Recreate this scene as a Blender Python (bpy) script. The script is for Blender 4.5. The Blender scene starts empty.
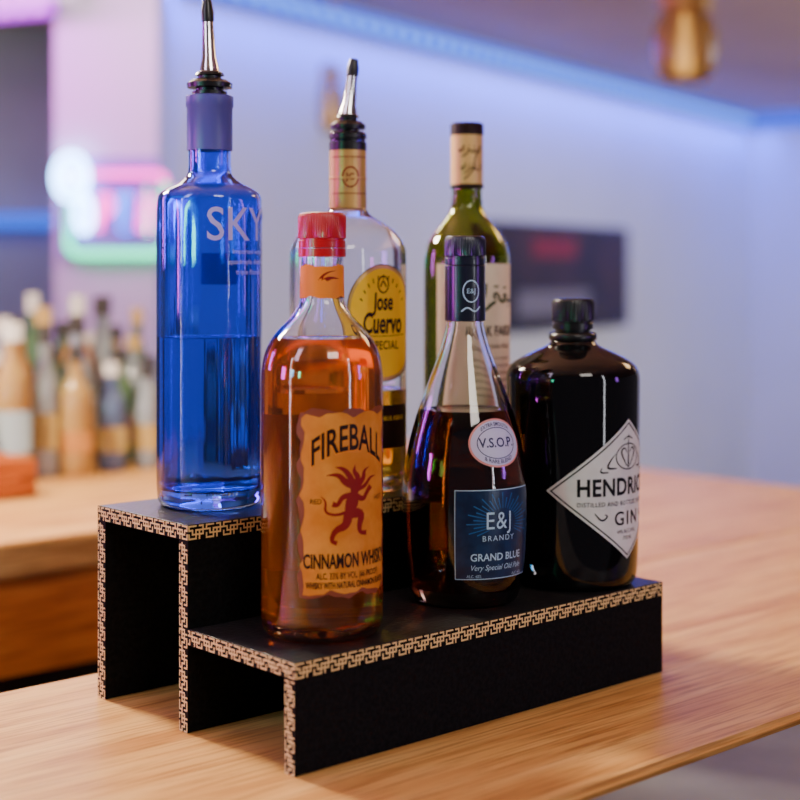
import bpy, bmesh, math, random
import numpy as np
from mathutils import Vector, Matrix
random.seed(7)
S = 0.01
TZ = 105.0            # counter top height (cm)
A = (-7.0, 98.7)      # front-left foot of the riser (cm)
ANG = math.radians(42.0)
E1 = (math.cos(ANG), math.sin(ANG)); E2 = (-math.sin(ANG), math.cos(ANG))
def loc(a, b): return (A[0]+a*E1[0]+b*E2[0], A[1]+a*E1[1]+b*E2[1])
col = bpy.context.scene.collection

# ------------------------------------------------------------------ materials
def pmat(name, c, rough=0.5, metal=0.0, trans=0.0, ior=1.45, emis=None, es=0.0, spec=None, coat=0.0):
    m = bpy.data.materials.new(name); m.use_nodes = True
    b = m.node_tree.nodes['Principled BSDF']
    b.inputs['Base Color'].default_value = (*c, 1)
    b.inputs['Roughness'].default_value = rough
    b.inputs['Metallic'].default_value = metal
    b.inputs['Transmission Weight'].default_value = trans
    b.inputs['IOR'].default_value = ior
    if spec is not None: b.inputs['Specular IOR Level'].default_value = spec
    if coat: b.inputs['Coat Weight'].default_value = coat
    if emis:
        b.inputs['Emission Color'].default_value = (*emis, 1)
        b.inputs['Emission Strength'].default_value = es
    return m

def noisy(name, c1, c2, scale=(1,1,1), nscale=5, rough=0.5, bump=0.0, detail=6, lo=.35, hi=.65, coat=0.0, spec=None):
    m = pmat(name, c1, rough, coat=coat, spec=spec); nt = m.node_tree; n = nt.nodes; l = nt.links
    tc = n.new('ShaderNodeTexCoord'); mp = n.new('ShaderNodeMapping'); mp.inputs['Scale'].default_value = scale
    nz = n.new('ShaderNodeTexNoise'); nz.inputs['Scale'].default_value = nscale; nz.inputs['Detail'].default_value = detail
    cr = n.new('ShaderNodeValToRGB')
    cr.color_ramp.elements[0].position = lo; cr.color_ramp.elements[0].color = (*c1, 1)
    cr.color_ramp.elements[1].position = hi; cr.color_ramp.elements[1].color = (*c2, 1)
    l.new(tc.outputs['Object'], mp.inputs[0]); l.new(mp.outputs[0], nz.inputs[0]); l.new(nz.outputs[0], cr.inputs[0])
    b = n['Principled BSDF']; l.new(cr.outputs[0], b.inputs['Base Color'])
    if bump:
        bp = n.new('ShaderNodeBump'); bp.inputs['Strength'].default_value = bump; bp.inputs['Distance'].default_value = .002
        l.new(nz.outputs[0], bp.inputs['Height']); l.new(bp.outputs[0], b.inputs['Normal'])
    return m

def wood_mat(name, c1, c2, c3, rough=0.38, spec=.25):
    m = pmat(name, c1, rough, spec=spec); nt = m.node_tree; n = nt.nodes; l = nt.links
    tc = n.new('ShaderNodeTexCoord'); mp = n.new('ShaderNodeMapping'); mp.inputs['Scale'].default_value = (1.2, 14, 14)
    nz = n.new('ShaderNodeTexNoise'); nz.inputs['Scale'].default_value = 3.0; nz.inputs['Detail'].default_value = 8; nz.inputs['Distortion'].default_value = .6
    cr = n.new('ShaderNodeValToRGB'); e = cr.color_ramp.elements
    e[0].position = .32; e[0].color = (*c2, 1); e[1].position = .52; e[1].color = (*c1, 1)
    k = e.new(.75); k.color = (*c3, 1)
    mp2 = n.new('ShaderNodeMapping'); mp2.inputs['Scale'].default_value = (3, 75, 75)
    nz2 = n.new('ShaderNodeTexNoise'); nz2.inputs['Scale'].default_value = 4; nz2.inputs['Detail'].default_value = 4
    cr2 = n.new('ShaderNodeValToRGB'); e2 = cr2.color_ramp.elements
    e2[0].position = .36; e2[0].color = (.52, .43, .36, 1); e2[1].position = .52; e2[1].color = (1, 1, 1, 1)
    mx = n.new('ShaderNodeMixRGB'); mx.blend_type = 'MULTIPLY'; mx.inputs[0].default_value = .75
    l.new(tc.outputs['Object'], mp.inputs[0]); l.new(mp.outputs[0], nz.inputs[0]); l.new(nz.outputs[0], cr.inputs[0])
    l.new(tc.outputs['Object'], mp2.inputs[0]); l.new(mp2.outputs[0], nz2.inputs[0]); l.new(nz2.outputs[0], cr2.inputs[0])
    l.new(cr.outputs[0], mx.inputs[1]); l.new(cr2.outputs[0], mx.inputs[2])
    b = n['Principled BSDF']; l.new(mx.outputs[0], b.inputs['Base Color'])
    bp = n.new('ShaderNodeBump'); bp.inputs['Strength'].default_value = .15; bp.inputs['Distance'].default_value = .001
    l.new(nz2.outputs[0], bp.inputs['Height']); l.new(bp.outputs[0], b.inputs['Normal'])
    return m

M = {}
M['wood'] = wood_mat('oak_counter', (.66,.35,.105), (.47,.21,.055), (.76,.46,.17), .42)
M['wood_apron'] = wood_mat('oak_apron', (.62,.17,.025), (.4,.1,.015), (.68,.23,.04), .5)
M['rail'] = noisy('grey_rail', (.13,.13,.14), (.19,.19,.2), nscale=8, rough=.5, spec=.2)
M['dark'] = noisy('dark_panel', (.02,.014,.012), (.035,.025,.02), nscale=6, rough=.8)
M['floor'] = noisy('floor_dark', (.05,.03,.025), (.08,.05,.04), nscale=3, rough=.6)
M['wall'] = noisy('wall_paint', (.75,.75,.79), (.79,.79,.83), nscale=2, rough=.8)
M['wall_dark'] = noisy('wall_dark_paint', (.3,.36,.34), (.36,.42,.4), nscale=2, rough=.8)
M['ceil'] = noisy('ceiling_paint', (.66,.42,.3), (.72,.47,.34), nscale=2, rough=.9)
M['felt'] = noisy('riser_black', (.002,.002,.0025), (.006,.006,.007), nscale=300, rough=.8, bump=.2, detail=2, spec=.12)
M['felt_top'] = noisy('riser_black_top', (.008,.008,.009), (.02,.019,.021), nscale=240, rough=.38, bump=.25, detail=2, spec=.4)
M['key_light'] = pmat('inlay_tan', (.8,.56,.25), .45, spec=.2)
M['key_dark'] = pmat('inlay_black', (.004,.003,.003), .6, spec=.1)
M['clear'] = pmat('clear_glass', (1,1,1), 0.0, trans=1, ior=1.47)
M['clear2'] = pmat('tequila_glass', (.97,.96,.98), 0.0, trans=1, ior=1.47)
M['blue'] = pmat('blue_glass', (.15,.27,.94), 0.0, trans=.97, ior=1.5)
M['green'] = pmat('green_glass', (.36,.4,.05), 0.0, trans=1, ior=1.47)
M['black_glass'] = pmat('black_glass', (.002,.002,.0025), .04, ior=1.45)
M['amber'] = pmat('amber_liquid', (1,.25,.02), 0.0, trans=.88, ior=1.35)
M['brandy'] = pmat('brandy_liquid', (.11,.02,.009), 0.0, trans=1, ior=1.35)
M['water'] = pmat('clear_liquid', (.7,.84,1), 0.0, trans=1, ior=1.34)
M['gold_liq'] = pmat('gold_liquid', (1,.72,.1), 0.0, trans=.9, ior=1.35)
M['green_liq'] = pmat('arak_liquid', (.9,.92,.7), 0.0, trans=1, ior=1.34)
M['red'] = pmat('red_plastic', (.46,.003,.01), .32, coat=.2)
M['navy_cap'] = pmat('navy_cap', (.005,.007,.02), .3, coat=.3)
M['black_pl'] = pmat('black_plastic', (.007,.007,.008), .3)
M['chrome'] = pmat('chrome', (.8,.8,.82), .14, metal=1)
M['gold_foil'] = pmat('gold_foil', (.62,.36,.1), .35, metal=.4)
M['cream_foil'] = pmat('cream_foil', (.72,.46,.14), .42, metal=.2)
M['purple_foil'] = pmat('blue_violet_foil', (.09,.08,.34), .35)
M['lab_fire'] = noisy('label_parchment', (.56,.17,.016), (.68,.25,.035), nscale=60, rough=.55, spec=.2)
M['lab_burn'] = pmat('label_burnt', (.2,.035,.01), .55)
M['ink_dark'] = pmat('ink_dark', (.018,.005,.004), .5, spec=.2)
M['ink_red'] = pmat('ink_red', (.22,.008,.006), .5, spec=.2)
M['ink_orange'] = pmat('ink_orange', (.8,.22,.018), .5, spec=.2)
M['lab_yellow'] = pmat('label_yellow', (.95,.54,.012), .5, spec=.2)
M['lab_blue'] = noisy('label_blue', (.004,.014,.05), (.008,.03,.09), nscale=90, rough=.3)
M['ink_ltblue'] = pmat('ink_light_blue', (.42,.6,.78), .4)
M['ink_midblue'] = pmat('ink_mid_blue', (.01,.1,.3), .4)
M['lab_pink'] = pmat('label_pink', (.75,.28,.25), .4)
M['lab_lav'] = pmat('label_lavender', (.6,.58,.82), .45)
M['ink_navy'] = pmat('ink_navy', (.02,.02,.1), .45)
M['lab_white'] = noisy('label_white', (.66,.65,.64), (.74,.73,.72), nscale=60, rough=.6, spec=.2)
M['lab_cream'] = noisy('label_cream', (.74,.6,.4), (.8,.67,.46), nscale=40, rough=.6, spec=.2)
M['ink_black'] = pmat('ink_black', (.006,.006,.008), .5, spec=.2)
M['ink_green'] = pmat('ink_green', (.04,.07,.02), .5, spec=.2)
M['ink_lav'] = pmat('ink_frost', (.46,.38,.85), .5)
M['ink_backblue'] = pmat('ink_back_blue', (.14,.22,.8), .5)
M['tv'] = pmat('screen_black', (.012,.013,.018), .35)

# ------------------------------------------------------------------ helpers
def mk(name, bm, mat, parent=None, smooth=False, scale=True):
    me = bpy.data.meshes.new(name)
    if scale: bmesh.ops.scale(bm, vec=(S,S,S), verts=bm.verts)
    bm.to_mesh(me); bm.free()
    if isinstance(mat, (list, tuple)):
        for m in mat: me.materials.append(m)
    else: me.materials.append(mat)
    if smooth:
        for p in me.polygons: p.use_smooth = True
    o = bpy.data.objects.new(name, me); col.objects.link(o)
    if parent: o.parent = parent
    return o
def empty(name, x, y, z, rz=0):
    e = bpy.data.objects.new(name, None); e.empty_display_size = .05
    e.location = (x*S, y*S, z*S); e.rotation_euler = (0,0,rz); col.objects.link(e); return e
def box(bm, x0,x1,y0,y1,z0,z1, mi=0):
    v = [bm.verts.new((x,y,z)) for x in (x0,x1) for y in (y0,y1) for z in (z0,z1)]
    for f in ((0,1,3,2),(4,6,7,5),(0,4,5,1),(2,3,7,6),(0,2,6,4),(1,5,7,3)):
        fc = bm.faces.new([v[i] for i in f]); fc.material_index = mi
    return v
def chaikin(p, it=2):
    for _ in range(it):
        q = [p[0]]
        for a, b in zip(p[:-1], p[1:]):
            q.append((a[0]*.75+b[0]*.25, a[1]*.75+b[1]*.25)); q.append((a[0]*.25+b[0]*.75, a[1]*.25+b[1]*.75))
        q.append(p[-1]); p = q
    return p
def lathe_into(bm, prof, segs=96, mf=None, off=(0,0,0), rot=None, mi=0):
    rings = []
    def tf(v):
        v = Vector(v)
        if rot is not None: v = rot @ v
        return v + Vector(off)
    for r, z in prof:
        if r < 1e-5: rings.append([bm.verts.new(tf((0,0,z)))])
        else:
            ring = []
            for i in range(segs):
                t = 2*math.pi*i/segs; rr = r*(mf(t, z) if mf else 1)
                ring.append(bm.verts.new(tf((rr*math.sin(t), -rr*math.cos(t), z))))
            rings.append(ring)
    fs = []
    for a, b in zip(rings[:-1], rings[1:]):
        if len(a) == 1 and len(b) == 1: continue
        for i in range(segs):
            j = (i+1) % segs
            if len(a) == 1: fs.append(bm.faces.new((a[0], b[j], b[i])))
            elif len(b) == 1: fs.append(bm.faces.new((a[i], a[j], b[0])))
            else: fs.append(bm.faces.new((a[i], a[j], b[j], b[i])))
    for r in (rings[0], rings[-1]):
        if len(r) > 1: fs.append(bm.faces.new(r))
    for f in fs: f.material_index = mi; f.smooth = True
    return fs
def lathe(name, prof, mat, parent, segs=96, mf=None, off=(0,0,0), rot=None, smooth=True):
    bm = bmesh.new(); lathe_into(bm, prof, segs, mf, off, rot)
    bmesh.ops.recalc_face_normals(bm, faces=bm.faces)
    return mk(name, bm, mat, parent, smooth)
def sharpen(o, ang=35):
    o.data.set_sharp_from_angle(angle=math.radians(ang)); return o

def bottle_glass(parent, outer, th, base, mat, liquid=None, level=None, mf=None, name='glass_body', segs=96):
    """outer: smoothed profile bottom->lip."""
    rb = outer[0][0]
    ins = [(max(r-th, .3), z) for r, z in outer if z > base+.35]
    prof = [(0, .35), (rb*.7, .3), (rb*.9, .05)] + outer + ins[::-1] + [(ins[0][0]*.93, base+.08), (ins[0][0]*.8, base), (0, base)]
    g = lathe(name, prof, mat, parent, mf=mf, segs=segs)
    if liquid:
        zs = [z for r, z in ins]; rs = [r for r, z in ins]
        o = .02
        lp = [(0, base-o), (ins[0][0]*.8+o, base-o), (ins[0][0]*.93+o, base+.08-o)]
        lp += [(r+o, z) for r, z in ins if z < level-.02]
        rl = float(np.interp(level, zs, rs))
        lp += [(rl+o, level), (rl-.08, level-.04), (0, level-.04)]
        lq = lathe('liquid', lp, liquid, parent, mf=mf, segs=segs); sharpen(lq, 50)
    return g

# flat artwork wrapped on the bottle surface
def slice_bm(bm, sx=.3, sy=None):
    xs = [v.co.x for v in bm.verts]
    x = math.floor(min(xs)/sx)*sx+sx
    while x < max(xs)-1e-4:
        bmesh.ops.bisect_plane(bm, geom=bm.verts[:]+bm.edges[:]+bm.faces[:], plane_co=(x,0,0), plane_no=(1,0,0), dist=1e-5); x += sx
    if sy:
        ys = [v.co.y for v in bm.verts]; y = math.floor(min(ys)/sy)*sy+sy
        while y < max(ys)-1e-4:
            bmesh.ops.bisect_plane(bm, geom=bm.verts[:]+bm.edges[:]+bm.faces[:], plane_co=(0,y,0), plane_no=(0,1,0), dist=1e-5); y += sy
class Surf:
    def __init__(s, outer, th0, R, mf=None, sy=None):
        s.z = [p[1] for p in outer]; s.r = [p[0] for p in outer]; s.th = math.radians(th0); s.R = R; s.mf = mf; s.sy = sy
    def put(s, bm, name, mat, parent, zc, off, dth=0, sx=.3):
        slice_bm(bm, sx, s.sy)
        for v in bm.verts:
            z = zc+v.co.y; t = s.th+math.radians(dth)+v.co.x/s.R
            r = float(np.interp(z, s.z, s.r))*(s.mf(t, z) if s.mf else 1)+off
            v.co = (r*math.sin(t), -r*math.cos(t), z)
        return mk(name, bm, mat, parent)
def poly(pts, bm=None):
    bm = bm or bmesh.new(); bm.faces.new([bm.verts.new((x,y,0)) for x,y in pts]); return bm
def ellipse(rx, ry, n=48, cx=0, cy=0): return [(cx+rx*math.cos(2*math.pi*i/n), cy+ry*math.sin(2*math.pi*i/n)) for i in range(n)]
def rect(w, h, cx=0, cy=0): return [(cx-w/2,cy-h/2),(cx+w/2,cy-h/2),(cx+w/2,cy+h/2),(cx-w/2,cy+h/2)]
def ringpoly(outp, inp, bm=None):
    bm = bm or bmesh.new(); a = [bm.verts.new((x,y,0)) for x,y in outp]; b = [bm.verts.new((x,y,0)) for x,y in inp]
    n = len(a)
    for i in range(n): bm.faces.new((a[i], a[(i+1)%n], b[(i+1)%n], b[i]))
    return bm
def ribbon(bm, pts, ws, smooth=2):
    n0 = len(pts); ws = ws if isinstance(ws, (list,tuple)) else [ws]*n0
    p3 = [(x,y,w) for (x,y),w in zip(pts, ws)]
    for _ in range(smooth):
        q = [p3[0]]
        for a, b in zip(p3[:-1], p3[1:]):
            q.append(tuple(a[k]*.75+b[k]*.25 for k in range(3))); q.append(tuple(a[k]*.25+b[k]*.75 for k in range(3)))
        q.append(p3[-1]); p3 = q
    L = []; 
    for i, (x,y,w) in enumerate(p3):
        a = p3[max(i-1,0)]; b = p3[min(i+1,len(p3)-1)]
        dx, dy = b[0]-a[0], b[1]-a[1]; d = math.hypot(dx,dy) or 1
        L.append((bm.verts.new((x-dy/d*w/2, y+dx/d*w/2, 0)), bm.verts.new((x+dy/d*w/2, y-dx/d*w/2, 0))))
    for a, b in zip(L[:-1], L[1:]): bm.faces.new((a[0], a[1], b[1], b[0]))
    return bm
def text_bm(s, size, xs=1.0, bold=0.0, arch=0.0, cx=0, cy=0, shear=0, bm=None, spacing=1.0):
    c = bpy.data.curves.new('t', 'FONT'); c.body = s; c.size = size; c.align_x = 'CENTER'; c.align_y = 'CENTER'
    c.offset = bold; c.resolution_u = 3; c.shear = shear; c.space_character = spacing
    o = bpy.data.objects.new('t', c); col.objects.link(o)
    dg = bpy.context.evaluated_depsgraph_get(); me = bpy.data.meshes.new_from_object(o.evaluated_get(dg))
    bm = bm or bmesh.new(); n = len(bm.verts)
    bm.from_mesh(me); bm.verts.ensure_lookup_table()
    for v in bm.verts[n:]:
        x = v.co.x*xs; y = v.co.y
        v.co = (cx+x, cy+y-arch*x*x, 0)
    bpy.data.objects.remove(o); bpy.data.curves.remove(c); bpy.data.meshes.remove(me)
    return bm

# ------------------------------------------------------------------ riser
def build_riser():
    e = empty('bottle_riser', A[0], A[1], TZ, ANG)
    T = 1.15; L = 39.2; D1 = 12.7; D2 = 25.4; H1 = 7.6; H2 = 15.2
    def part(name, b0,b1,z0,z1,m):
        bm = bmesh.new(); box(bm, 0, L, b0, b1, z0, z1)
        bmesh.ops.bevel(bm, geom=bm.edges[:], offset=.05, segments=1, affect='EDGES')
        mk(name, bm, m, e)
    part('front_panel', 0.03, T, 0, H1-T, M['felt'])
    part('lower_shelf', 0.0, D1, H1-T, H1, M['felt_top'])
    part('middle_panel', D1, D1+T, 0, H2-T, M['felt'])
    part('upper_shelf', D1, D2, H2-T, H2, M['felt_top'])
    part('back_panel', D2-T, D2, 0, H2-T, M['felt'])
    pat = ["1111101000",
           "1000101000",
           "1011111110",
           "0010101010",
           "1110111111",
           "1000000010",
           "1111101110"]
    P = 10
    bl = bmesh.new(); bd = bmesh.new()
    def strip(o, du, dv, nrm, length, height=T):
        o = Vector(o); du = Vector(du); dv = Vector(dv); nrm = Vector(nrm)
        def quad(bm, u0,u1,v0,v1,k):
            vs = [bm.verts.new(o+du*u+dv*v+nrm*k) for u,v in ((u0,v0),(u1,v0),(u1,v1),(u0,v1))]; bm.faces.new(vs)
        quad(bd, 0, length, 0, height, .012)
        px = height*.94/7; m = height*.03; n = int(length/px)
        g = px*.1
        for r in range(7):
            i = 0
            while i < n:
                if pat[r][i % P] == '1':
                    j = i
                    while j+1 < n and pat[r][(j+1) % P] == '1': j += 1
                    quad(bl, i*px+g, (j+1)*px-g, m+r*px+g, m+(r+1)*px-g, .025)
                    i = j+1
                else: i += 1
            if r < 6:
                for i in range(n):
                    if pat[r][i % P] == '1' and pat[r+1][i % P] == '1':
                        quad(bl, i*px+g, (i+1)*px-g, m+(r+1)*px-g, m+(r+1)*px+g, .025)
    strip((0,0,H1-T),(1,0,0),(0,0,1),(0,-1,0), L)
    strip((0,D1,H2-T),(1,0,0),(0,0,1),(0,-1,0), L)
    for xo, sg in ((0,-1),(L,1)):
        strip((xo,0,0),(0,0,1),(0,1,0),(sg,0,0), H1-T)
        strip((xo,D1,0),(0,0,1),(0,1,0),(sg,0,0), H2-T)
        strip((xo,D2-T,0),(0,0,1),(0,1,0),(sg,0,0), H2-T)
        strip((xo,0,H1-T),(0,1,0),(0,0,1),(sg,0,0), D1)
        strip((xo,D1,H2-T),(0,1,0),(0,0,1),(sg,0,0), D2-D1)
    mk('inlay_backing', bd, M['key_dark'], e); mk('inlay_pattern', bl, M['key_light'], e)
build_riser()

# ------------------------------------------------------------------ pourer
def pourer(parent, z0, r, tilt, lean, k=1.0):
    bm = bmesh.new()
    lathe_into(bm, [(r*.9,z0),(r*.9,z0+.35),(r*.7,z0+.4),(r*.7,z0+.6),(r*1.15,z0+.65),(r*1.18,z0+1.0),(r*.9,z0+1.3),(r*.6,z0+1.4),(r*.6,z0+1.6),(r*.75,z0+1.65),(r*.7,z0+1.85),(r*.4,z0+2.1),(.0,z0+2.15)], 48)
    bmesh.ops.recalc_face_normals(bm, faces=bm.faces)
    sharpen(mk('pourer_stopper', bm, M['black_pl'], parent, True), 30)
    rot = Matrix.Rotation(tilt, 3, 'Z') @ Matrix.Rotation(lean, 3, 'Y')
    sharpen(lathe('pourer_spout', [(.8,0),(.74,.5*k),(.56,1.2*k),(.46,3.2*k),(.42,3.8*k),(0,3.8*k)], M['chrome'], parent, 32, off=(0,0,z0+1.7), rot=rot), 40)
    sharpen(lathe('pourer_tip', [(.42,3.5*k),(.5,3.55*k),(.52,4.2*k),(.36,5.0*k),(0,5.1*k)], M['black_pl'], parent, 32, off=(0,0,z0+1.7), rot=rot), 40)

# ------------------------------------------------------------------ vodka bottle (blue)
H1, H2 = 7.62, 15.22
e = empty('vodka_bottle', -15.2, 118.2, TZ+H2)
out = chaikin([(3.5,0),(3.9,.1),(4.15,.6),(4.17,1.2),(4.17,12),(4.17,23.8),(4.12,24.6),(3.6,25.1),(2.5,25.6),(1.75,26.2),(1.68,26.9),(1.68,28),(1.68,31.8),(1.68,32.4)])
def flute(t, z):
    k = min(max((z-.8)/1.5,0),1)*min(max((24.2-z)/1.0,0),1)
    return 1+k*(.009*math.cos(14*t)+.004*math.cos(5*t+1))
bottle_glass(e, out, .32, 1.3, M['blue'], M['water'], 13.4, mf=flute, segs=168)
sharpen(lathe('neck_sleeve', [(1.72,28.2),(1.82,28.2),(1.82,31.6),(1.9,31.7),(1.9,32.5),(1.7,32.6),(0,32.6)], M['purple_foil'], e), 40)
pourer(e, 32.55, 1.55, 0, math.radians(-2), 1.2)
s = Surf(out, 56, 4.17)
s.put(text_bm('SKYY', 3.7, .9, .02), 'label_lettering', M['ink_lav'], e, 22.1, .06)
bmt = text_bm('quadruple distilled', .55, 1, 0); text_bm('triple filtered', .55, 1, 0, cy=-.8, bm=bmt)
text_bm('Imported water', .55, 1, 0, cy=.8, bm=bmt)
s.put(bmt, 'label_fine_print', M['ink_lav'], e, 19.3, .06)
s.put(poly(rect(3.2,2.6)), 'back_label', M['ink_backblue'], e, 18.8, .06, dth=120)

# ------------------------------------------------------------------ whisky bottle
e = empty('whisky_bottle', -5.65, 107.3, TZ+H1)
out = chaikin([(3.5,0),(3.9,.05),(4.3,.5),(4.42,1.3),(4.42,1.6),(4.42,10),(4.42,17.8),(4.4,19.0),(4.15,20.4),(3.4,21.7),(2.3,22.8),(1.68,23.7),(1.55,24.5),(1.55,26),(1.55,29),(1.5,29.6)])
bottle_glass(e, out, .28, 1.0, M['clear'], M['amber'], 21.3)
def ridged(r, z0, z1, n=60, amp=.04):
    bm = bmesh.new()
    lathe_into(bm, [(r,z0),(r,z0+.5),(r*.97,z0+.55),(r*.97,z0+.65),(r,z0+.7),(r*1.01,z1-.35),(r*.96,z1-.08),(r*.85,z1),(0,z1)], n*4,
        mf=lambda t,z: 1+(amp*(.5+.5*math.cos(n*t)) if z0+.66 < z < z1-.3 else 0)/r)
    bmesh.ops.recalc_face_normals(bm, faces=bm.faces); return bm
sharpen(mk('screw_cap', ridged(1.7, 27.85, 30.4), M['red'], e, True), 30)
sharpen(lathe('cap_collar', [(1.6,27.2),(1.72,27.2),(1.72,27.8),(1.6,27.8)], M['red'], e), 30)
s = Surf(out, 31, 4.42)
random.seed(3)
def ragged(w, h, amp, n=80):
    pts = []; per = 2*(w+h)
    for i in range(n):
        d = per*i/n
        if d < w: x,y,nx,ny = -w/2+d,-h/2,0,-1
        elif d < w+h: x,y,nx,ny = w/2,-h/2+d-w,1,0
        elif d < 2*w+h: x,y,nx,ny = w/2-(d-w-h),h/2,0,1
        else: x,y,nx,ny = -w/2,h/2-(d-2*w-h),-1,0
        k = amp*(math.sin(d*2.4)+.5*math.sin(d*5.1+1)) + random.uniform(-amp,amp)*.4
        pts.append((x+nx*k, y+ny*k))
    return pts
s.put(poly(ragged(7.6,13.0,.15)), 'label_burnt_edge', M['lab_burn'], e, 9.95, .02)
s.put(poly(ragged(7.05,12.45,.15)), 'label', M['lab_fire'], e, 9.95, .035)
s.put(text_bm('FIREBALL', 2.6, .58, .07, arch=.13), 'label_title_shadow', M['ink_orange'], e, 14.4, .05)
s.put(text_bm('FIREBALL', 2.55, .58, .045, arch=.13), 'label_title', M['ink_dark'], e, 14.45, .06)
bm = bmesh.new(); k = 1.25
def rb(p, w): ribbon(bm, [(x*k,y*k) for x,y in p], [q*k for q in w])
poly([(x*k,y*k) for x,y in ellipse(.3,.34,16,.2,1.15)], bm)
rb([(.1,1.0),(.05,.5),(-.1,.1),(-.2,-.3)], [.4,.85,.7,.5])
rb([(.1,.85),(.75,.45),(1.0,.85),(1.35,1.2)], [.34,.3,.24,.34])
rb([(0,.8),(-.6,.75),(-.85,.25),(-1.15,.35)], [.34,.3,.22,.32])
rb([(-.15,-.2),(.7,-.25),(.45,-1.0),(.55,-1.35),(1.0,-1.4)], [.6,.5,.34,.22,.28])
rb([(-.2,-.2),(-.35,-.9),(-1.0,-1.1),(-1.25,-1.7),(-.9,-1.85)], [.6,.5,.34,.22,.24])
rb([(-.2,-.1),(-1.0,-.3),(-1.6,-.1),(-1.5,.5),(-1.8,.8)], [.2,.15,.13,.12,.02])
rb([(.2,1.3),(-.4,1.5),(-.8,2.0),(-1.5,1.95)], [.45,.4,.26,.02])
rb([(.1,1.3),(-.1,1.8),(-.5,2.3),(-1.0,2.4)], [.4,.36,.26,.02])
rb([(.3,1.3),(.4,1.8),(.1,2.1),(.2,2.5)], [.4,.36,.26,.02])
rb([(.35,1.3),(.8,1.7),(.8,2.1),(1.2,2.3)], [.36,.32,.2,.02])
rb([(.4,1.1),(.9,1.25),(1.3,1.7),(1.8,1.75)], [.24,.24,.18,.02])
s.put(bm, 'label_devil_figure', M['ink_red'], e, 9.5, .055)
bm = text_bm('CINNAMON WHISKY', 1.4, .52, .035)
s.put(bm, 'label_subtitle', M['ink_dark'], e, 5.9, .06)
bm = text_bm('ALC. 33% BY VOL. (66 PROOF)', .62, .62, .005); text_bm('WHISKY WITH NATURAL CINNAMON FLAVOR', .62, .5, .012, cy=-.65, bm=bm)
text_bm('RED', .5, .9, 0, cx=-2.6, cy=5.2, bm=bm); text_bm('HOT', .5, .9, 0, cx=2.6, cy=5.2, bm=bm)
s.put(bm, 'label_fine_print', M['ink_dark'], e, 4.9, .06)
s.put(poly(rect(6.5,11.5)), 'back_label', M['lab_burn'], e, 9.8, .03, dth=178)
s2 = Surf(out, 20, 1.6)
s2.put(poly(ragged(6.5,2.3,.08)), 'neck_label', M['ink_orange'], e, 25.4, .03, sx=.2)
bm = bmesh.new(); ribbon(bm, [(-.9,-.6),(-.3,.1),(.2,.3),(.9,.2)], [.5,.4,.2,.02]); ribbon(bm, [(-.9,-.5),(0,-.3),(.5,-.1),(1.1,-.2)], [.4,.3,.2,.02]); ribbon(bm, [(-.8,-.4),(-.5,.4),(0,.7),(.6,.8)], [.4,.2,.1,.02])
s2.put(bm, 'neck_label_flame', M['ink_red'], e, 25.4, .05, sx=.2)

# ------------------------------------------------------------------ brandy bottle
e = empty('brandy_bottle', 5.2, 118.2, TZ+H1)
out = chaikin([(3.5,0),(3.8,.02),(4.2,.35),(4.6,1.5),(4.88,3.5),(5.03,6.5),(5.0,9.0),(4.75,11.3),(4.3,13.4),(3.65,15.5),(2.85,17.6),(2.1,19.6),(1.6,21.3),(1.45,22.3),(1.42,23),(1.42,28)])
bottle_glass(e, out, .3, 1.3, M['clear'], M['brandy'], 15.2)
sharpen(lathe('neck_sleeve', [(1.5,22.2),(1.62,22.25),(1.62,26.6),(1.52,26.7),(1.52,26.8)], M['navy_cap'], e), 40)
sharpen(mk('screw_cap', ridged(1.6, 26.7, 29.0, 50), M['navy_cap'], e, True), 30)
s = Surf(out, 29, 4.9, sy=.5)
s.put(poly(rect(7.0,6.9)), 'label_border', M['ink_ltblue'], e, 5.95, .02)
s.put(poly(rect(6.86,6.76)), 'label', M['lab_blue'], e, 5.95, .035)
bm = bmesh.new()
for i in range(27):
    a = math.radians(-30+i*9.2); r1 = 2.9 if i % 2 else 2.4
    ribbon(bm, [(.3+1.3*math.cos(a), .9+1.1*math.sin(a)), (.3+r1*math.cos(a), .9+r1*.8*math.sin(a))], [.05,.1], 0)
s.put(bm, 'label_sunburst', M['ink_midblue'], e, 5.95, .045)
s.put(text_bm('E&J', 1.9, .85, .0, spacing=1.1), 'label_title', M['ink_ltblue'], e, 6.95, .06)
bm = text_bm('BRANDY', .6, 1.0, 0, spacing=1.3, cy=.15); text_bm('GRAND BLUE', .8, .95, .012, cy=-1.3, bm=bm)
text_bm('Very Special Old Pale', .6, .9, 0, cy=-2.1, shear=.3, bm=bm)
for x in (-2,2): text_bm('ALC. 40%', .32, .9, 0, cx=x, cy=-2.75, bm=bm)
s.put(bm, 'label_lettering', M['ink_ltblue'], e, 5.5, .06)
s = Surf(out, 32, 4.3, sy=.5)
s.put(poly(ellipse(2.35,1.85)), 'seal_border', M['lab_pink'], e, 12.9, .02)
s.put(poly(ellipse(2.2,1.7)), 'seal', M['lab_lav'], e, 12.9, .035)
s.put(ringpoly(ellipse(1.72,1.2), ellipse(1.65,1.14)), 'seal_ring', M['ink_navy'], e, 12.9, .045)
s.put(text_bm('V.S.O.P.', 1.0, .95, .02), 'seal_title', M['ink_navy'], e, 12.9, .05)
bm = text_bm('EXTRA SMOOTH', .42, .85, .005, arch=.22, cy=1.43); text_bm('& RARE BLEND', .42, .85, .005, arch=-.22, cy=-1.43, bm=bm)
s.put(bm, 'seal_lettering', M['ink_navy'], e, 12.9, .05)
s = Surf([(1.62,0),(1.62,30)], 15, 1.62)
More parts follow.
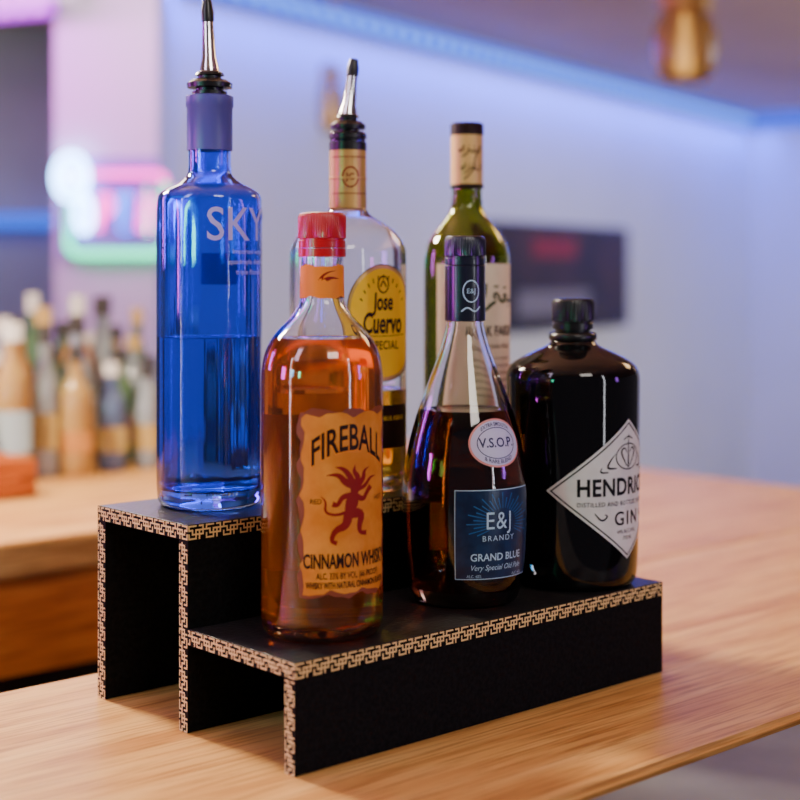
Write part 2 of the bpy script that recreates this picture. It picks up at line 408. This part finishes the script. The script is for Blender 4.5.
bm = ringpoly(ellipse(.7,.9), ellipse(.6,.8)); text_bm('E&J', .55, 1, 0, bm=bm); ribbon(bm, [(-.8,-1.6),(-.3,-1.2),(.3,-1.7),(.8,-1.2)], .12)
s.put(bm, 'sleeve_emblem', M['ink_ltblue'], e, 24.6, .02, sx=.2)

# ------------------------------------------------------------------ gin bottle
gx, gy = 14.66, 125.5
e = empty('gin_bottle', gx, gy, TZ+H1)
out = chaikin([(4.6,0),(4.95,.05),(5.3,.5),(5.45,1.5),(5.52,6),(5.6,12),(5.64,16.6),(5.64,17.5),(5.35,18.25),(4.6,18.8),(3.4,19.4),(2.4,19.8),(1.95,20.1),(1.75,20.5),(1.7,20.9)])
sharpen(lathe('glass_body', [(0,.3),(4.2,.2)]+out+[(0,20.95)], M['black_glass'], e), 50)
sharpen(lathe('neck_ring', chaikin([(1.7,20.3),(2.0,20.35),(2.05,20.7),(1.95,21.0),(1.6,21.05)],1), M['black_pl'], e), 60)
sharpen(lathe('stopper_neck', [(1.45,20.9),(1.5,21.3),(1.5,21.6),(0,21.6)], M['black_pl'], e), 40)
sharpen(mk('stopper_cap', ridged(1.72, 21.3, 23.9, 40, .05), M['black_pl'], e, True), 30)
s = Surf(out, 47, 5.55, sy=1.0)
s.put(poly([(-7.4,0),(0,-5.75),(7.4,0),(0,5.75)]), 'label', M['lab_white'], e, 8.3, .02)
bm = ringpoly([(-7.1,0),(0,-5.5),(7.1,0),(0,5.5)], [(-6.9,0),(0,-5.35),(6.9,0),(0,5.35)])
s.put(bm, 'label_border', M['ink_black'], e, 8.3, .04)
s.put(text_bm("HENDRICK'S", 1.95, .86, .055, spacing=1.06), 'label_title', M['ink_black'], e, 8.5, .045)
bm = text_bm('DISTILLED AND BOTTLED IN SCOTLAND', .52, .9, .004, spacing=1.15, cy=-1.0); text_bm('GIN', 1.6, 1.0, .02, cy=-2.3, spacing=1.25, bm=bm)
text_bm('44% ALC./VOL.', .45, .9, 0, cy=-3.35, bm=bm); text_bm('750 ML', .45, .9, 0, cy=-3.9, bm=bm)
for sx in (-1,1): ribbon(bm, [(sx*3.4,-1.7),(sx*2.8,-2.4),(sx*2.2,-2.0),(sx*2.5,-1.8)], [.08,.18,.12,.08])
s.put(bm, 'label_lettering', M['ink_black'], e, 8.2, .045)
bm = ringpoly(ellipse(1.5,1.1), ellipse(1.4,1.0)); 
for sx in (-1,1):
    ribbon(bm, [(sx*.2,-.8),(sx*1.0,.4),(sx*.5,.8),(sx*.2,.3)], [.08,.2,.14,.06]); ribbon(bm, [(sx*1.4,-.9),(sx*2.4,-.9),(sx*2.0,-.2),(sx*1.5,.3)], [.1,.2,.12,.05])
    ribbon(bm, [(sx*2.2,-1.2),(sx*3.0,-1.2),(sx*2.8,-.8)], [.1,.16,.05])
ribbon(bm, [(0,-.9),(0,1.8)], [.2,.08]); ribbon(bm, [(-.6,1.4),(0,1.7),(.6,1.4)], .1)
s.put(bm, 'label_emblem', M['ink_black'], e, 11.0, .045)

# ------------------------------------------------------------------ tequila bottle (squared)
px_, py_ = loc(20.7, 19.2)
e = empty('tequila_bottle', px_, py_, TZ+H2)
def sqm(rot, n, z0, z1):
    def f(t, z):
        k = min(max((z1-z)/(z1-z0), 0), 1); a = t-rot
        se = (abs(math.cos(a))**n+abs(math.sin(a))**n)**(-1/n)
        return 1+(se-1)*k
    return f
mf = sqm(math.radians(35), 2.7, 20.5, 23.5)
out = chaikin([(3.9,0),(4.3,.05),(4.6,.5),(4.62,1.5),(4.62,10),(4.62,19.6),(4.55,20.8),(4.0,22.0),(2.9,22.8),(1.9,23.4),(1.55,24.0),(1.5,25),(1.5,30.5)])
bottle_glass(e, out, .3, 1.3, M['clear2'], M['gold_liq'], 8.6, mf=mf)
sharpen(lathe('neck_foil', [(1.54,23.9),(1.62,24.0),(1.6,26.4),(1.66,26.45),(1.66,26.6),(1.6,26.65),(1.6,28.9),(1.54,28.95)], M['gold_foil'], e), 30)
sharpen(lathe('neck_finish', [(1.52,28.9),(1.62,28.95),(1.62,29.6),(1.5,29.65),(1.5,29.9),(1.62,29.95),(1.62,30.3),(1.3,30.4),(0,30.4)], M['black_pl'], e), 30)
pourer(e, 30.1, 1.3, 0, math.radians(6), 1.0)
s = Surf(out, 41, 4.8, mf=mf)
def badge(w, h):
    p = []
    for i in range(25):
        a = math.pi*i/24; p.append((w*math.cos(a), h*.25+h*.75*math.sin(a)))
    for i in range(1,24):
        a = math.pi+math.pi*i/24; p.append((w*.98*math.cos(a), -h*.55+h*.45*math.sin(a)))
    return p
s.put(poly(badge(3.35,4.9)), 'label_border', M['ink_dark'], e, 14.3, .02)
s.put(poly(badge(3.28,4.83)), 'label_rim', M['gold_foil'], e, 14.3, .03)
s.put(poly(badge(3.05,4.55)), 'label', M['lab_yellow'], e, 14.3, .04)
s.put(text_bm('Jose', 2.0, .6, .05, shear=.1), 'label_name', M['ink_dark'], e, 16.0, .06)
s.put(text_bm('Cuervo', 2.4, .56, .06, shear=.1), 'label_title', M['ink_dark'], e, 14.2, .06)
bm = text_bm('ESPECIAL', 1.0, .74, .015, spacing=1.1); ribbon(bm, [(-2.5,.9),(0,.75),(2.5,.9)], .05)
for i in range(11):
    a = math.radians(30+i*12); ribbon(bm, [(2.4*math.cos(a), 2.0+3.5*math.sin(a)), (2.6*math.cos(a), 2.0+3.9*math.sin(a))], .1, 0)
s.put(bm, 'label_lettering', M['ink_dark'], e, 12.4, .06)
bm = ringpoly(ellipse(.6,.75,24,0,4.6), ellipse(.48,.62,24,0,4.6)); ribbon(bm, [(-.3,4.4),(0,5),(.3,4.4)], .12)
s.put(bm, 'label_crest', M['ink_dark'], e, 12.9, .06)
s.put(poly(rect(5.6,3.6)), 'lower_label', M['ink_dark'], e, 5.6, .03)
s.put(text_bm('MADE WITH BLUE AGAVE', .5, .8, 0), 'lower_label_text', M['lab_yellow'], e, 6.3, .05)
s3 = Surf([(1.62,0),(1.62,40)], 10, 1.62)
bm = ringpoly(ellipse(.75,.9,24), ellipse(.62,.78,24)); text_bm('JC', .8, 1, .01, bm=bm); poly(rect(3.6,.07,0,-1.4), bm); poly(rect(3.6,.07,0,1.7), bm)
s3.put(bm, 'foil_emblem', M['ink_red'], e, 26.6, .03, sx=.2)

# ------------------------------------------------------------------ arak bottle
px_, py_ = loc(35.0, 19.2)
e = empty('arak_bottle', px_, py_, TZ+H2)
out = chaikin([(3.4,0),(3.7,.05),(3.95,.5),(3.97,1.2),(3.97,10),(3.97,19.2),(3.9,20.4),(3.5,21.6),(2.7,22.7),(1.9,23.6),(1.5,24.4),(1.4,25.5),(1.38,27),(1.38,31)])
bottle_glass(e, out, .3, 1.5, M['green'], M['green_liq'], 17)
sharpen(lathe('neck_foil', [(1.42,26.3),(1.5,26.3),(1.5,31.1),(1.42,31.15)], M['cream_foil'], e), 30)
sharpen(lathe('screw_cap', [(1.42,31.1),(1.53,31.15),(1.53,32.1),(1.4,32.25),(0,32.25)], M['ink_dark'], e), 30)
lathe('foil_band', [(1.51,26.25),(1.53,26.25),(1.53,26.6),(1.51,26.6)], M['ink_dark'], e)
s = Surf(out, 31, 3.97)
s.put(poly(rect(10.6,13.0)), 'label', M['lab_cream'], e, 12.8, .02)
bm = bmesh.new()
def arab(ox, oy, k):
    R = lambda p, w: ribbon(bm, [(ox+x*k, oy+y*k) for x,y in p], [q*k*1.25 for q in w])
    R([(2.6,1.2),(2.55,.2),(2.2,-.3),(1.6,-.25)], [.3,.26,.22,.16])
    R([(1.9,-.25),(1.3,-.3),(1.1,.2),(.8,.4),(.6,0),(1.0,-.2)], [.16,.24,.2,.2,.2,.1])
    R([(.9,-.25),(.2,-.35),(-.1,.3),(-.5,.5),(-.7,.1),(-.3,-.1)], [.2,.26,.2,.2,.2,.12])
    R([(-.4,-.3),(-1.0,-.6),(-1.5,-1.1),(-2.2,-1.2)], [.2,.28,.22,.05])
    R([(-1.5,1.3),(-1.55,.1),(-1.9,-.2)], [.28,.22,.1])
    R([(-2.1,.6),(-2.5,.4),(-2.6,-.1),(-2.2,-.3),(-2.0,.1),(-2.1,.6)], [.16,.2,.2,.2,.18,.12])
    for x,y in ((.7,.95),(1.0,.95),(-.5,1.05),(-.2,1.05),(1.6,-.75)): poly([(ox+(x+a)*k, oy+(y+b)*k) for a,b in ((-.15,0),(0,-.15),(.15,0),(0,.15))], bm)
arab(.9, 0, 1.0)
s.put(bm, 'label_script', M['ink_green'], e, 16.2, .04)
s.put(text_bm('ARAK FAKRA', 1.3, .74, .03), 'label_title', M['ink_black'], e, 13.2, .04, dth=6)
bm = text_bm('Lebanese Arak', .75, .9, 0, shear=.3); 
for i in range(6): text_bm('distilled from selected grapes', .42, .8, 0, cy=-1.1-.65*i, bm=bm)
s.put(bm, 'label_lettering', M['ink_dark'], e, 11.9, .04, dth=6)
s3 = Surf([(1.5,0),(1.5,40)], 10, 1.5); bm = bmesh.new(); arab(0, 1.0, .42); arab(.1, -.6, .38)
ribbon(bm, [(-.6,-1.6),(.2,-.9),(.4,.3),(.9,1.4)], .12)
s3.put(bm, 'foil_script', M['ink_dark'], e, 28.6, .03, sx=.2)

# ------------------------------------------------------------------ counters
def counter(name, boxes):
    e = empty(name, A[0], A[1], TZ, ANG)
    for nm, (a0,a1,b0,b1,z0,z1), m, bev in boxes:
        bm = bmesh.new(); box(bm, a0,a1,b0,b1,z0,z1)
        if bev: bmesh.ops.bevel(bm, geom=bm.edges[:], offset=bev, segments=3, affect='EDGES')
        mk(nm, bm, m, e)
counter('bar_counter', [
    ('counter_top', (-170,142,-14.5,32,-4.5,-.02), M['wood'], .4),
    ('padded_rail', (-170,142,-34,-14.6,-5.5,-.3), M['rail'], .8),
    ('counter_front', (-168,140,-13,-11,-104.9,-4.5), M['dark'], 0),
    ('counter_base', (-168,140,24,27,-104.9,-4.5), M['dark'], 0),
    ('return_top', (72,142,32.02,92,-4.5,-.02), M['wood'], 0),
    ('return_base', (76,138,34,92,-104.9,-4.5), M['dark'], 0)])
counter('back_counter', [
    ('counter_top', (-150,142,92.02,176,-4.5,-.02), M['wood'], .3),
    ('apron', (-150,142,93,96,-17,-4.5), M['wood_apron'], 0),
    ('cabinet', (-150,140,100,172,-104.9,-4.5), M['dark'], 0)])

# back-counter bottle collection
random.seed(21)
bm = bmesh.new()
mats = [pmat('far_glass_amber', (.5,.2,.05), .1), pmat('far_glass_clear', (.34,.4,.44), .08), pmat('far_glass_green', (.1,.2,.1), .1),
        pmat('far_glass_gold', (.5,.32,.1), .12), pmat('far_label_white', (.62,.58,.54), .5), pmat('far_cap_dark', (.03,.025,.025), .4), pmat('far_glass_brown', (.12,.06,.045), .1), pmat('far_glass_blue', (.12,.18,.34), .1)]
for row, b in enumerate((144, 153, 162, 171)):
    a = 40+row*2
    while a < 99:
        x = a+random.uniform(-1,1); r = random.uniform(2.1,3.3); h = random.uniform(17,27)+row*1.6; mi = random.choice((0,1,1,3,6,6,2,1,7,3,2))
        yy = b+random.uniform(-1,1); neck = random.uniform(1.0,1.4)
        lathe_into(bm, chaikin([(r*.9,.02),(r,.4),(r,h*.2),(r,h*.58),(r*.85,h*.66),(neck*1.2,h*.74),(neck,h*.8),(neck,h*.9)],1), 20, off=(x,yy,0), mi=mi)
        lathe_into(bm, [(neck*1.2,h*.88),(neck*1.2,h),(0,h)], 20, off=(x,yy,0), mi=random.choice((5,5,3,4)))
        z1 = random.uniform(.32,.5)
        lathe_into(bm, [(r*1.02,h*.18),(r*1.02,h*z1)], 20, off=(x,yy,0), mi=random.choice((4,5,3,0,6,1)))
        a += r*2+random.uniform(.3,1.6)
o = mk('liquor_bottle_collection', bm, mats); o.location = (A[0]*S, A[1]*S, TZ*S); o.rotation_euler = (0,0,ANG)
# wooden crate
bm = bmesh.new()
for z in (0,3): 
    box(bm, 0,14,0,1,z+.1,z+2.7); box(bm, 0,14,11,12,z+.1,z+2.7); box(bm, 0,1,1,11,z+.1,z+2.7); box(bm, 13,14,1,11,z+.1,z+2.7)
for x,y in ((1,1),(12,1),(1,10),(12,10)): box(bm, x,x+1,y,y+1,0,5.7)
box(bm, 1,13,1,11,0,.8)
o = mk('wooden_crate', bm, M['wood_apron']); l = loc(34,125); o.location = (l[0]*S, l[1]*S, TZ*S); o.rotation_euler = (0,0,ANG)

# ------------------------------------------------------------------ room shell
CZ = 243.0
W0 = (-86.0, 475.0); WC = (226.0, 955.0)
def wallseg(name, p, q, mat, th=8, side=1):
    d = Vector((q[0]-p[0], q[1]-p[1])); L = d.length; ang = math.atan2(d.y, d.x)
    bm = bmesh.new(); y = (0, th) if side > 0 else (-th, 0)
    box(bm, 0, L, y[0], y[1], 0, CZ)
    o = mk(name, bm, mat); o.location = (p[0]*S, p[1]*S, 0); o.rotation_euler = (0,0,ang); return o, ang, L
wb, wang, wl = wallseg('wall_back', W0, WC, M['wall'])
d = Vector((WC[0]-W0[0], WC[1]-W0[1])).normalized(); n = Vector((d.y, -d.x))
WR = (WC[0]+n.x*420, WC[1]+n.y*420)
wallseg('wall_right', (WC[0]-n.x*8, WC[1]-n.y*8), WR, M['wall'])
wallseg('wall_left', (-460, 620), (-70, 620), M['wall_dark'])
bm = bmesh.new(); box(bm, -105, -74, 450, 492, 0, CZ); mk('wall_column', bm, M['wall'])
bm = bmesh.new(); box(bm, -460, 720, -120, 1000, -8, 0); mk('floor', bm, M['floor'])
bm = bmesh.new(); box(bm, -460, 720, -120, 1000, CZ, CZ+8); mk('ceiling', bm, M['ceil'])

def emat(name, c, st): return pmat(name, (.02,.02,.02), .5, emis=c, es=st)
# LED strips (rows of diodes on a diffuser channel)
def led(name, p, q, z, c, st, pitch=5.5, r=1.3, c2=None, hh=1.5, st2=None):
    d = Vector((q[0]-p[0], q[1]-p[1])); L = d.length; ang = math.atan2(d.y, d.x)
    bm = bmesh.new(); box(bm, 0, L, -1.2, 1.2, 0, hh, 0)
    x = pitch/2
    while x < L-2: box(bm, x-r, x+r, -1.8, 1.8, hh*.3, hh*.3+2*r*.8, 1); x += pitch
    o = mk(name, bm, [emat(name+'_base', c, st), emat(name+'_diode', c2 or c, st2 or st)])
    o.location = (p[0]*S, p[1]*S, z*S); o.rotation_euler = (0,0,ang); return o
o1 = (W0[0]+n.x*2.5+d.x*4, W0[1]+n.y*2.5+d.y*4); o2 = (WC[0]+n.x*2.5-d.x*2, WC[1]+n.y*2.5-d.y*2)
led('led_strip_light', o1, o2, 232, (.012,.075,1), 1.5, pitch=10, r=2.2, c2=(.1,.3,1), hh=9, st2=3.2)
led('led_strip_light', (WC[0]+n.x*5-d.x*2.5, WC[1]+n.y*5-d.y*2.5), (WC[0]+n.x*300-d.x*2.5, WC[1]+n.y*300-d.y*2.5), 232, (.012,.075,1), 1.5, hh=9)
# dropped beam carrying the pink strip
pb = Vector((-210, 480)); qb = Vector((-100, 428)); dd = (qb-pb); ab = math.atan2(dd.y, dd.x)
bm = bmesh.new(); box(bm, 0, dd.length, 0, 10, 218, CZ); o = mk('ceiling_beam', bm, M['wall']); o.location = (pb.x*S, pb.y*S, 0); o.rotation_euler = (0,0,ab)
led('led_strip_light', (pb.x, pb.y), (qb.x, qb.y), 213.5, (.6,.015,1), 2.0, pitch=6, c2=(.85,.12,1), hh=4, st2=5)
led('led_strip_light', (-400, 612), (-120, 612), 158, (.012,.12,1), 1.5, hh=6)

# wall television on wall_back
te = empty('wall_television', W0[0]+n.x*.2, W0[1]+n.y*.2, 0, wang)
t0 = (Vector((-25+251*.2425, 569+386*.2425))-Vector(W0)).length; t1 = (Vector((-25+251*.566, 569+386*.566))-Vector(W0)).length
bm = bmesh.new(); box(bm, t0, t1, -5, 0, 112, 163); bmesh.ops.bevel(bm, geom=bm.edges[:], offset=.8, segments=2, affect='EDGES'); mk('housing', bm, M['tv'], te)
bm = bmesh.new(); box(bm, t0+3, t1-3, -5.4, -5.0, 115, 160)
mk('screen', bm, noisy('screen_picture', (.012,.013,.018), (.07,.03,.03), nscale=2.2, rough=.5), te)
bm = bmesh.new(); box(bm, t0+40, t0+85, -5.6, -5.41, 147, 156); mk('screen_graphic_red', bm, pmat('screen_red', (.28,.02,.03), .5), te)
bm = bmesh.new(); box(bm, t0+25, t0+100, -5.6, -5.41, 119, 131); mk('screen_graphic_grey', bm, pmat('screen_grey', (.2,.18,.21), .5), te)

# pendant lamps
brass = pmat('brass', (.72,.45,.16), .28, metal=1)
def pendant(x, y, zb, r, h):
    e = empty('pendant_lamp', x, y, zb)
    lathe('cord', [(.4,h*.95),(.4,CZ-zb)], M['black_pl'], e, 12)
    sharpen(lathe('ceiling_rose', [(4,CZ-zb-2),(4.5,CZ-zb-.1),(0,CZ-zb-.1)], brass, e, 32), 40)
    sharpen(lathe('brass_cap', chaikin([(r*.62,h*.7),(r*.85,h*.76),(r*.8,h*.95),(r*.3,h),(.5,h*1.02)],2), M['gold_foil'], e, 32), 60)
    lathe('glass_shade', chaikin([(r*.3,.2),(r*.7,.0),(r*.98,h*.2),(r,h*.4),(r*.9,h*.62),(r*.6,h*.74),(r*.57,h*.74),(r*.86,h*.62),(r*.95,h*.4),(r*.93,h*.2),(r*.65,.4),(r*.3,.5)],2), pmat('smoked_shade', (.5,.34,.13), .2, trans=.4), e, 32)
    lathe('bulb', chaikin([(0,h*.1),(r*.25,h*.12),(r*.3,h*.22),(r*.15,h*.34),(r*.12,h*.7),(0,h*.7)],2), emat('bulb_glow', (1,.72,.38), 16), e, 24)
pendant(77, 400, 190, 8.8, 27)
pendant(-27.5, 566, 193, 7, 27)

# neon sign
ne = empty('neon_sign', -88, 449.9, 160)
def tube(name, pts, r, mat, cyc=False):
    c = bpy.data.curves.new(name, 'CURVE'); c.dimensions = '3D'; c.bevel_depth = r*S; c.bevel_resolution = 3
    sp = c.splines.new('POLY'); sp.points.add(len(pts)-1); sp.use_cyclic_u = cyc
    for p, q in zip(sp.points, pts): p.co = (q[0]*S, q[1]*S, q[2]*S, 1)
    c.materials.append(mat); o = bpy.data.objects.new(name, c); col.objects.link(o); o.parent = ne
gn = emat('neon_green', (.01,.8,.4), 5); pk = emat('neon_pink', (1,.03,.5), 6); cy = emat('neon_cyan', (.25,.5,1), 20); bl_ = emat('neon_blue', (.02,.18,1), 6)
bm = bmesh.new(); box(bm, -15, 15, -1.6, 0, -16, 14); mk('backing', bm, pmat('sign_backing', (.3,.2,.6), .3), ne)
rr = []
for cx_, cz_, a0 in ((14,6,0),(-9,6,90),(-9,-12,180),(14,-12,270)):
    for i in range(7):
        a = math.radians(a0+15*i); rr.append((cx_+3*math.cos(a), -3, cz_+3*math.sin(a)))
tube('tube_frame_lower', rr[13:28]+[], 1.2, gn)
tube('tube_frame_upper', rr[0:14], 1.1, pk)
tube('tube_frame_side', [rr[27], rr[0]], 1.1, gn)
tube('tube_ring', [(-11+4.5*math.cos(a*math.pi/10), -4.5, 8+6.5*math.sin(a*math.pi/10)) for a in range(20)], 1.1, cy, True)
tube('tube_ring_inner', [(-11+2*math.cos(a*math.pi/6), -4.5, 8+3*math.sin(a*math.pi/6)) for a in range(12)], 1.1, cy, True)
tube('letter_1', [(-7.5+2*math.cos(a*math.pi/8), -3, -3+5*math.sin(a*math.pi/8)) for a in range(16)], 1.1, cy, True)
tube('letter_2', [(-3,-3,-8),(-3,-3,2),(0,-3,2),(1,-3,-.5),(0,-3,-3),(-3,-3,-3)], 1.2, pk)
tube('letter_3', [(7,-3,2),(3.5,-3,2),(3.5,-3,-3),(6.5,-3,-3),(3.5,-3,-3),(3.5,-3,-8),(7,-3,-8)], 1.2, bl_)
tube('letter_4', [(9.5,-3,-8),(9.5,-3,2),(13.5,-3,-8),(13.5,-3,2)], 1.2, pk)
for xx in (-12, 12):
    bm = bmesh.new(); box(bm, xx-.5, xx+.5, -4.5, -1.5, -9, 6); mk('bracket', bm, M['chrome'], ne)

# ------------------------------------------------------------------ lights
def area(name, p, tgt, w, h, power, c):
    l = bpy.data.lights.new(name, 'AREA'); l.shape = 'RECTANGLE'; l.size = w*S; l.size_y = h*S; l.energy = power; l.color = c
    o = bpy.data.objects.new(name, l); col.objects.link(o); o.location = Vector(p)*S
    o.rotation_euler = (Vector(tgt)-Vector(p)).to_track_quat('-Z', 'Y').to_euler(); return o
area('ceiling_light_key', (-100, 195, 208), (5, 115, 108), 26, 26, 64, (1,.84,.62))
area('ceiling_light_front', (60, -20, 235), (0, 118, 125), 60, 60, 15, (1,.92,.84))
area('ceiling_light_front_left', (-110, 20, 225), (0, 118, 120), 25, 90, 8, (.85,.7,1))
area('wall_wash_fill', (330, 480, 238), (150, 800, 60), 160, 160, 145, (1,.97,1))  # added wash with no fixture, brightens the walls
area('ceiling_light_bar', (150, 270, 238), (120, 230, 105), 70, 60, 18, (1,.6,.26))
area('back_counter_fill', (-60, 300, 238), (-50, 240, 105), 90, 40, 22, (1,.84,.6))  # added unseen fill, lifts the back counter and its bottles
area('column_fill', (-60, 390, 236), (-90, 452, 140), 50, 30, 9, (1,.84,.95))  # added fill without a fixture, whitens the column
mid = ((o1[0]+o2[0])/2+n.x*8, (o1[1]+o2[1])/2+n.y*8, 231)
lb = area('led_wash', mid, (mid[0], mid[1], 0), 560, 6, 55, (.008,.05,1)); lb.rotation_euler = (0, 0, wang)
area('led_wash_right', (330, 860, 230), (330, 905, 60), 220, 10, 16, (.02,.08,1))
area('led_wash_pink', (-130, 395, 210), (-95, 455, 195), 60, 10, 12, (.9,.07,1))
area('led_wash_left', (-200, 560, 155), (-200, 620, 150), 120, 10, 2.0, (.1,.3,1))
area('recess_fill', (-260, 520, 225), (-260, 620, 120), 100, 30, 9, (1,.85,.75))  # added neutral fill against the blue wash in the left recess
# added unseen area lights: white streaks and coloured reflections on the bottles
area('streak_fill_left', (-150, 20, 150), (-5, 115, 130), 5, 110, 5, (1,.9,.95))
area('streak_fill_right', (140, 10, 150), (5, 118, 130), 5, 110, 5, (.9,.92,1))
area('tint_fill_green', (-150, -60, 153), (-15, 118, 145), 20, 22, 6.0, (.03,1,.5))
area('tint_fill_cyan', (-190, -20, 155), (-15, 118, 145), 22, 26, 7.0, (.08,.5,1))
area('tint_fill_magenta', (-225, 50, 150), (-15, 118, 145), 30, 40, 12.0, (.9,.06,1))
area('tint_fill_violet', (230, 60, 155), (5, 118, 135), 20, 50, 5.0, (.45,.12,1))
area('rim_fill_magenta', (-170, 190, 165), (-5, 118, 128), 20, 50, 7.0, (.7,.08,1))  # added rim light, tints the left sides of the bottles purple

w = bpy.data.worlds.new('world'); bpy.context.scene.world = w; w.use_nodes = True
w.node_tree.nodes['Background'].inputs[0].default_value = (.6,.5,.64,1); w.node_tree.nodes['Background'].inputs[1].default_value = .16

# ------------------------------------------------------------------ camera
c = bpy.data.cameras.new('camera'); c.lens = 66.6; c.sensor_width = 36; c.shift_y = -125/800
c.dof.use_dof = True; c.dof.focus_distance = 1.115; c.dof.aperture_fstop = 3.6
c.clip_start = .02; c.clip_end = 60
o = bpy.data.objects.new('camera', c); col.objects.link(o); o.location = (0,0,(TZ+33.5)*S); o.rotation_euler = (math.radians(90),0,0)
bpy.context.scene.camera = o
